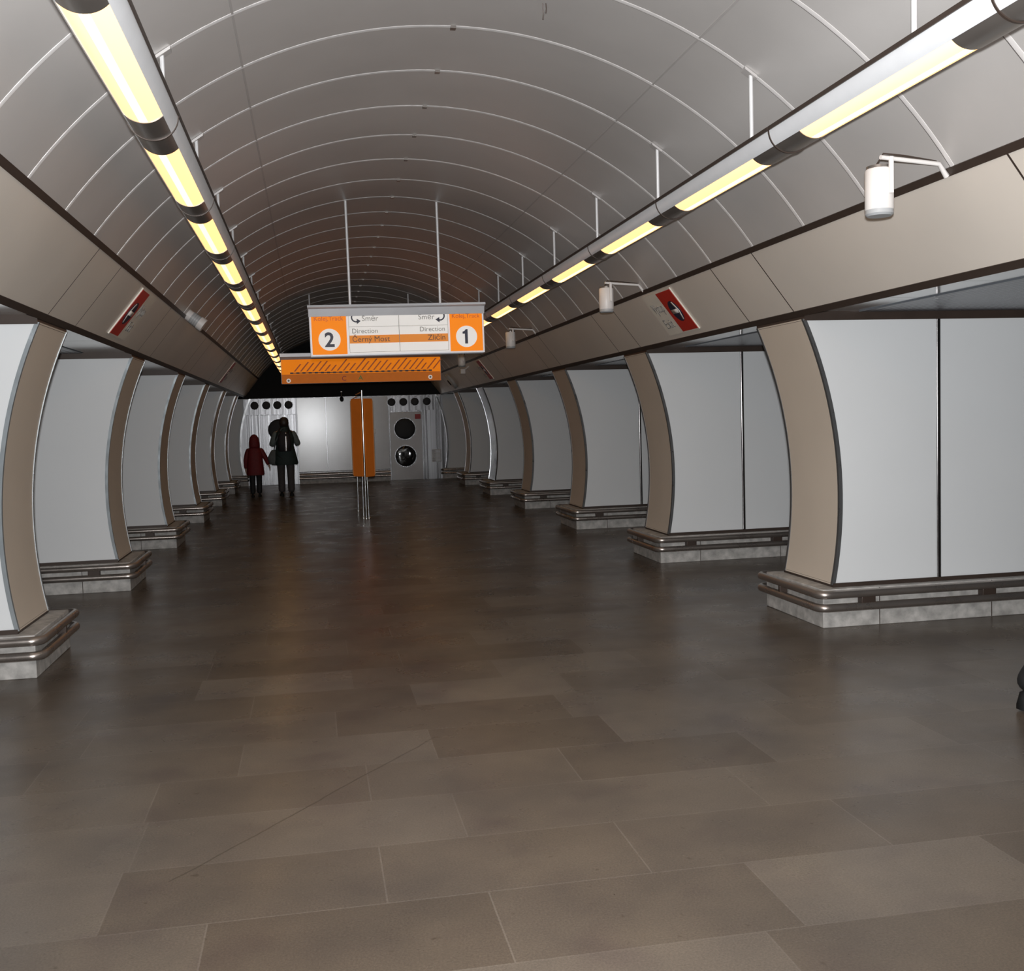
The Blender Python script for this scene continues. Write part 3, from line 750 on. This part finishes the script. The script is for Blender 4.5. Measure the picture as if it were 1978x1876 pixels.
def face(parent, c, fwd, k=1.):
    c, fwd = V(c), V(fwd).normalized(); up = V((0, 0, 1)); sd = fwd.cross(up)
    for s in (-1, 1):
        MB().ell(c+fwd*.094*k+sd*.032*s*k+up*.004*k, .011*k, .011*k, .009*k, 10, 6).build('eye', 'eyew', parent)
    b = MB(); b.tube([c+fwd*.080*k+sd*x*k-up*z*k for x, z in ((-.024, .066), (0, .064), (.024, .066))], [.004*k, .007*k, .004*k], 8); b.build('mouth', 'inkred', parent)
def ringz(cx, cy, z, rx, ry, n_=24, rot=0., p=.85):
    out = []
    for k in range(n_):
        a = 2*pi*k/n_; x = rx*abs(cos(a))**p*(1 if cos(a) >= 0 else -1); y = ry*abs(sin(a))**p*(1 if sin(a) >= 0 else -1)
        out.append((cx+x*cos(rot)-y*sin(rot), cy+x*sin(rot)+y*cos(rot), z))
    return out
def shoe(parent, heel, toe, k=1.):
    h, t = V(heel), V(toe); u = (t-h).normalized(); sd = V((-u.y, u.x, 0)).normalized(); up = V((0, 0, 1)); L_ = (t-h).length
    rings = []
    for f_, w_, hh in ((0, .022, .05), (.06, .034, .085), (.25, .038, .10), (.45, .040, .075), (.65, .046, .058), (.85, .042, .048), (.97, .025, .034), (1, .010, .02)):
        c = h+u*L_*f_; rings.append([c-sd*w_*k, c-sd*w_*k*.95+up*hh*.5*k, c-sd*w_*.5*k+up*hh*k, c+sd*w_*.5*k+up*hh*k, c+sd*w_*k*.95+up*hh*.5*k, c+sd*w_*k])
    return MB().loft(rings).build('shoe', 'shoe', parent, sharp=60)

# adult seen from behind, at the end of the hall
AX, AY = -1.49, 23.95
ad = thing('person', (AX, AY, 0), 'adult in dark jacket and grey trousers seen from behind before the end wall', 'person')
J, B = {}, []
P = lambda x, y, z: (AX+x, AY+y, z)
J['pelvis'] = (P(0, 0, .95), (.15, .10)); J['waist'] = (P(0, 0, 1.12), (.135, .095)); J['chest'] = (P(0, .0, 1.30), (.155, .105)); J['upper'] = (P(0, 0, 1.42), (.11, .08)); J['neck'] = (P(0, .005, 1.50), .056)
B += [('pelvis', 'waist'), ('waist', 'chest'), ('chest', 'upper'), ('upper', 'neck')]
head_parts(J, B, 'neck', P(0, .01, 1.635), (0, 1, 0))
for s in (-1, 1):
    J['sh%d' % s] = (P(.175*s, 0, 1.41), .058); J['el%d' % s] = (P(.285*s, .06, 1.14), .043); J['wr%d' % s] = (P(.155*s, .17, 1.33), .029)
    B += [('upper', 'sh%d' % s), ('sh%d' % s, 'el%d' % s), ('el%d' % s, 'wr%d' % s)]
    hand(J, B, 'wr%d' % s, P(.155*s, .17, 1.33), (-.35*s, .1, 1), (-.9*s, .2, -.3), (-.3*s, -1, 0), 1., .8, 'h%d' % s)
    J['hip%d' % s] = (P(.095*s, 0, .88), .088); J['kn%d' % s] = (P(.10*s, .02-.03*s, .49), .058); J['cf%d' % s] = (P(.10*s, -.02-.03*s, .32), .052); J['an%d' % s] = (P(.10*s, -.03-.05*s, .085), .036); J['ft%d' % s] = (P(.11*s, .08-.05*s, .035), .034)
    B += [('pelvis', 'hip%d' % s), ('hip%d' % s, 'kn%d' % s), ('kn%d' % s, 'cf%d' % s), ('cf%d' % s, 'an%d' % s), ('an%d' % s, 'ft%d' % s)]
body = skin_obj('body', J, B, 'skin', ad, 'pelvis'); face(body, P(0, .01, 1.635), (0, 1, 0))
b = MB()
b.loft([ringz(AX, AY-.012, z, rx, ry, 20) for z, rx, ry in ((1.545, .050, .060), (1.56, .088, .10), (1.62, .103, .112), (1.69, .100, .108), (1.74, .075, .082), (1.762, .03, .035))]); hr = b.build('hair', 'hair', ad, sharp=80)
TJ = {'pelvis': (P(0, 0, .97), (.17, .125))}; TB = []
for s in (-1, 1):
    TJ['hip%d' % s] = (P(.10*s, 0, .86), .112); TJ['kn%d' % s] = (P(.105*s, .02-.03*s, .49), .086); TJ['an%d' % s] = (P(.105*s, -.03-.05*s, .07), .082)
    TB += [('pelvis', 'hip%d' % s), ('hip%d' % s, 'kn%d' % s), ('kn%d' % s, 'an%d' % s)]
skin_obj('trousers', TJ, TB, 'trgrey', ad, 'pelvis')
b = MB(); b.loft([ringz(AX+dx, AY, z, rx, ry, 28) for z, rx, ry, dx in ((.70, .25, .17, .01), (.74, .27, .18, .01), (.95, .235, .165, 0), (1.12, .195, .145, 0), (1.30, .215, .15, 0), (1.42, .19, .125, 0), (1.50, .10, .09, 0), (1.545, .085, .085, 0))])
jk = b.build('jacket', 'coatdark', ad, sharp=70)
SJ = {}; 
for s in (-1, 1):
    SJ = {'a': (P(.14*s, 0, 1.43), .088), 'b': (P(.20*s, .01, 1.36), .085), 'e': (P(.292*s, .05, 1.135), .070), 'f': (P(.255*s, .12, 1.20), .058), 'w': (P(.175*s, .16, 1.31), .05)}
    skin_obj('sleeve', SJ, [('a', 'b'), ('b', 'e'), ('e', 'f'), ('f', 'w')], 'sleeve', ad, 'a')
    shoe(ad, P(.105*s, -.10-.05*s, .0), P(.115*s, .17-.05*s, 0), 1.05)
bp = thing('backpack', P(0, -.20, 1.22), 'dark backpack with a bright reflective strip on the adult', 'backpack')
b = MB(); b.loft([ringz(AX, AY-.225, z, rx, ry, 24, 0, .6) for z, rx, ry in ((1.0, .11, .05), (1.02, .14, .075), (1.2, .15, .085), (1.36, .13, .07), (1.44, .08, .045))]); b.build('pack_body', 'pack', bp, sharp=70)
MB().tube([P(.03, -.312, 1.015), P(.035, -.322, 1.2), P(.035, -.312, 1.335)], [.026, .032, .028], 10).build('reflective_strip', 'reflect', bp)
MB().ell(P(.035, -.300, 1.40), .016, .012, .02).build('reflective_dot', 'reflect', bp)
for s in (-1, 1): MB().tube([P(.09*s, -.17, 1.42), P(.10*s, -.02, 1.50), P(.10*s, .14, 1.38), P(.12*s, .16, 1.2), P(.14*s, -.0, 1.06), P(.12*s, -.16, 1.03)], .020, 8).build('strap', 'pack', bp)
bg = thing('shoulder_bag', P(-.28, .03, .95), 'grey bag hanging at the hip of the adult, toward the child', 'bag')
b = MB(); b.loft([ringz(AX-.265+dx, AY-.03, z, rx, ry, 20, 0, .7) for z, rx, ry, dx in ((.70, .06, .05, .05), (.73, .11, .07, .02), (.86, .115, .075, -.01), (1.0, .075, .05, .02), (1.04, .05, .03, .03))]); b.build('bag_body', 'bag', bg, sharp=70)
MB().tube([P(-.24, -.03, 1.03), P(-.20, -.12, 1.2), P(-.06, -.12, 1.5), P(.04, -.02, 1.535)], .012, 8).build('bag_strap', 'bag', bg)

# child in red hooded coat
CX, CY = -2.155, 24.0
ch = thing('person', (CX, CY, 0), 'child in a red hooded coat and black trousers reaching toward the adult', 'person')
J, B = {}, []; k = .82
P = lambda x, y, z: (CX+x, CY+y, z)
J['pelvis'] = (P(0, 0, .72), (.115, .085)); J['waist'] = (P(0, 0, .85), (.105, .08)); J['chest'] = (P(0, 0, .98), (.12, .085)); J['upper'] = (P(0, 0, 1.07), (.09, .065)); J['neck'] = (P(0, .0, 1.13), .045)
B += [('pelvis', 'waist'), ('waist', 'chest'), ('chest', 'upper'), ('upper', 'neck')]
head_parts(J, B, 'neck', P(0, .01, 1.255), (0, 1, 0), .92)
wr = {-1: P(-.205, .03, .62), 1: P(.30, .03, .69)}; el = {-1: P(-.20, -.02, .84), 1: P(.225, 0, .88)}
for s in (-1, 1):
    J['sh%d' % s] = (P(.13*s, 0, 1.06), .046); J['el%d' % s] = (el[s], .034); J['wr%d' % s] = (wr[s], .024)
    B += [('upper', 'sh%d' % s), ('sh%d' % s, 'el%d' % s), ('el%d' % s, 'wr%d' % s)]
    hand(J, B, 'wr%d' % s, wr[s], (.25 if s > 0 else 0, .1, -1), (0, 1, .1), (-s, 0, 0), .78, .5, 'h%d' % s)
    J['hip%d' % s] = (P(.065*s, 0, .66), .066); J['kn%d' % s] = (P(.065*s, .02+.05*s, .37), .046); J['cf%d' % s] = (P(.065*s, -.02+.05*s, .24), .041); J['an%d' % s] = (P(.065*s, -.03+.06*s, .07), .029); J['ft%d' % s] = (P(.07*s, .06+.06*s, .03), .027)
    B += [('pelvis', 'hip%d' % s), ('hip%d' % s, 'kn%d' % s), ('kn%d' % s, 'cf%d' % s), ('cf%d' % s, 'an%d' % s), ('an%d' % s, 'ft%d' % s)]
body = skin_obj('body', J, B, 'skin', ch, 'pelvis'); face(body, P(0, .01, 1.255), (0, 1, 0), .92)
TJ = {'pelvis': (P(0, 0, .72), (.125, .1))}; TB = []
for s in (-1, 1):
    TJ['hip%d' % s] = (P(.07*s, 0, .64), .084); TJ['kn%d' % s] = (P(.07*s, .02+.05*s, .37), .066); TJ['an%d' % s] = (P(.068*s, -.03+.06*s, .06), .060)
    TB += [('pelvis', 'hip%d' % s), ('hip%d' % s, 'kn%d' % s), ('kn%d' % s, 'an%d' % s)]
    shoe(ch, P(.07*s, -.09+.06*s, 0), P(.075*s, .13+.06*s, 0), .85)
skin_obj('trousers', TJ, TB, 'trblack', ch, 'pelvis')
b = MB(); b.loft([ringz(CX, CY, z, rx, ry, 28) for z, rx, ry in ((.49, .185, .145), (.52, .195, .15), (.72, .18, .14), (.90, .165, .13), (1.04, .155, .115), (1.11, .105, .09), (1.15, .08, .08))])
b.build('coat', 'coatred', ch, sharp=70)
for s in (-1, 1):
    w_ = V(wr[s])*.93+V(el[s])*.07
    skin_obj('sleeve', {'a': (P(.10*s, 0, 1.07), .068), 'b': (P(.145*s, 0, 1.02), .066), 'e': (el[s], .056), 'w': (w_, .046)}, [('a', 'b'), ('b', 'e'), ('e', 'w')], 'coatred', ch, 'a')
b = MB(); b.loft([ringz(CX, CY+dy, z, rx, ry, 22) for z, rx, ry, dy in ((1.09, .11, .10, -.02), (1.14, .118, .118, -.015), (1.22, .116, .122, -.012), (1.31, .100, .108, -.012), (1.37, .065, .072, -.02), (1.395, .02, .025, -.03))])
b.build('hood', 'coatred', ch, sharp=80)

# walker leaving past the right edge of the picture
WX, WY = 3.12, 4.86
wk = thing('person', (WX, WY, 0), 'black trouser leg and shoe of a walker at the right edge of the photo', 'person')
J, B = {}, []
P = lambda x, y, z: (WX+x, WY+y, z)
J['pelvis'] = (P(.0, 0, .95), (.105, .15)); J['waist'] = (P(.02, 0, 1.12), (.10, .135)); J['chest'] = (P(.04, 0, 1.30), (.11, .155)); J['upper'] = (P(.05, 0, 1.42), (.08, .11)); J['neck'] = (P(.06, 0, 1.50), .056)
B += [('pelvis', 'waist'), ('waist', 'chest'), ('chest', 'upper'), ('upper', 'neck')]
head_parts(J, B, 'neck', P(.08, 0, 1.635), (1, 0, 0))
legs = {-1: ((-.02, -.09, .88), (-.12, -.09, .49), (-.385, -.085, .125), (-.30, -.085, .045)), 1: ((.02, .09, .88), (.16, .09, .50), (.27, .09, .09), (.40, .09, .04))}
for s in (-1, 1):
    J['sh%d' % s] = (P(.05, .18*s, 1.41), .058); J['el%d' % s] = (P(.10-.06*s, .22*s, 1.14), .043); J['wr%d' % s] = (P(.22-.10*s, .20*s, .92), .029)
    B += [('upper', 'sh%d' % s), ('sh%d' % s, 'el%d' % s), ('el%d' % s, 'wr%d' % s)]
    hand(J, B, 'wr%d' % s, P(.22-.10*s, .20*s, .92), (.25, 0, -1), (1, 0, .2), (0, -s, 0), 1., .5, 'h%d' % s)
    for nm_, p, r in zip(('hip', 'kn', 'an', 'ft'), legs[s], (.088, .058, .036, .034)): J['%s%d' % (nm_, s)] = (P(*p), r)
    B += [('pelvis', 'hip%d' % s), ('hip%d' % s, 'kn%d' % s), ('kn%d' % s, 'an%d' % s), ('an%d' % s, 'ft%d' % s)]
body = skin_obj('body', J, B, 'skin', wk, 'pelvis'); face(body, P(.08, 0, 1.635), (1, 0, 0))
b = MB(); b.loft([ringz(WX+.068, WY, z, rx, ry, 20) for z, rx, ry in ((1.555, .06, .05), (1.58, .098, .09), (1.64, .110, .103), (1.70, .105, .099), (1.745, .08, .075), (1.765, .03, .03))]); b.build('hair', 'hair', wk, sharp=80)
TJ = {'pelvis': (P(0, 0, .97), (.13, .17))}; TB = []
for s in (-1, 1):
    l = legs[s]
    TJ['hip%d' % s] = (P(*l[0]), .108); TJ['kn%d' % s] = (P(*l[1]), .082); TJ['an%d' % s] = (P(l[2][0]-(.055 if s < 0 else 0), l[2][1], l[2][2]-(.03 if s < 0 else 0)), .084 if s < 0 else .070)
    TB += [('pelvis', 'hip%d' % s), ('hip%d' % s, 'kn%d' % s), ('kn%d' % s, 'an%d' % s)]
skin_obj('trousers', TJ, TB, 'trblack', wk, 'pelvis')
shoe(wk, P(-.47, -.085, .012), P(-.20, -.085, 0), 1.05); shoe(wk, P(.20, .09, .0), P(.48, .09, 0.0), 1.05)
b = MB(); b.loft([ringz(WX+dx, WY, z, rx, ry, 28) for z, rx, ry, dx in ((.80, .16, .22, 0), (.84, .17, .225, 0), (1.12, .15, .20, .02), (1.30, .15, .215, .04), (1.42, .125, .19, .05), (1.50, .09, .10, .06), (1.54, .08, .08, .06))]); b.build('jacket', 'trblack', wk, sharp=70)
for s in (-1, 1):
    skin_obj('sleeve', {'a': (P(.05, .15*s, 1.43), .085), 'b': (P(.05, .20*s, 1.36), .08), 'e': (P(.10-.06*s, .225*s, 1.14), .066), 'w': (P(.20-.095*s, .20*s, .95), .052)}, [('a', 'b'), ('b', 'e'), ('e', 'w')], 'trblack', wk, 'a')

# ------------------------------------------------------------------ light and camera
# the camera's own flash: most of the light in the near half of the photo
f = bpy.data.lights.new('camera_flash', 'SPOT'); f.energy = 1730; f.color = (.97, .985, 1.0); f.spot_size = R(126); f.spot_blend = .9; f.shadow_soft_size = .035
fo = bpy.data.objects.new('camera_flash', f); C.objects.link(fo); fo.location = (-.90, -.02, 1.70)
W = bpy.data.worlds.new('World'); S.world = W; W.use_nodes = True
W.node_tree.nodes['Background'].inputs['Color'].default_value = (.5, .42, .35, 1)
W.node_tree.nodes['Background'].inputs['Strength'].default_value = .03

yaw, pitch, roll, fpx = .1871, .0646, .0292, 2026.25
fw = V((sin(yaw)*cos(pitch), cos(yaw)*cos(pitch), -sin(pitch))); ri = V((cos(yaw), -sin(yaw), 0)); up = ri.cross(fw)
ri, up = cos(roll)*ri-sin(roll)*up, cos(roll)*up+sin(roll)*ri
cam = bpy.data.cameras.new('camera'); cam.sensor_fit = 'HORIZONTAL'; cam.sensor_width = 36; cam.lens = 36*fpx/1978
co = bpy.data.objects.new('camera', cam); C.objects.link(co)
co.matrix_world = Matrix(((ri.x, up.x, -fw.x, -.8958), (ri.y, up.y, -fw.y, 0), (ri.z, up.z, -fw.z, 1.6), (0, 0, 0, 1)))
S.camera = co
d = V((sin(.17), cos(.17), .20)); fo.rotation_euler = d.to_track_quat('-Z', 'Y').to_euler()
vs = S.view_settings; S.display_settings.display_device = 'sRGB'
vs.view_transform = 'Standard'; vs.look = 'None'; vs.exposure = 0; vs.gamma = 1; vs.use_curve_mapping = False
S.cycles.use_denoising = True; S.cycles.max_bounces = 8
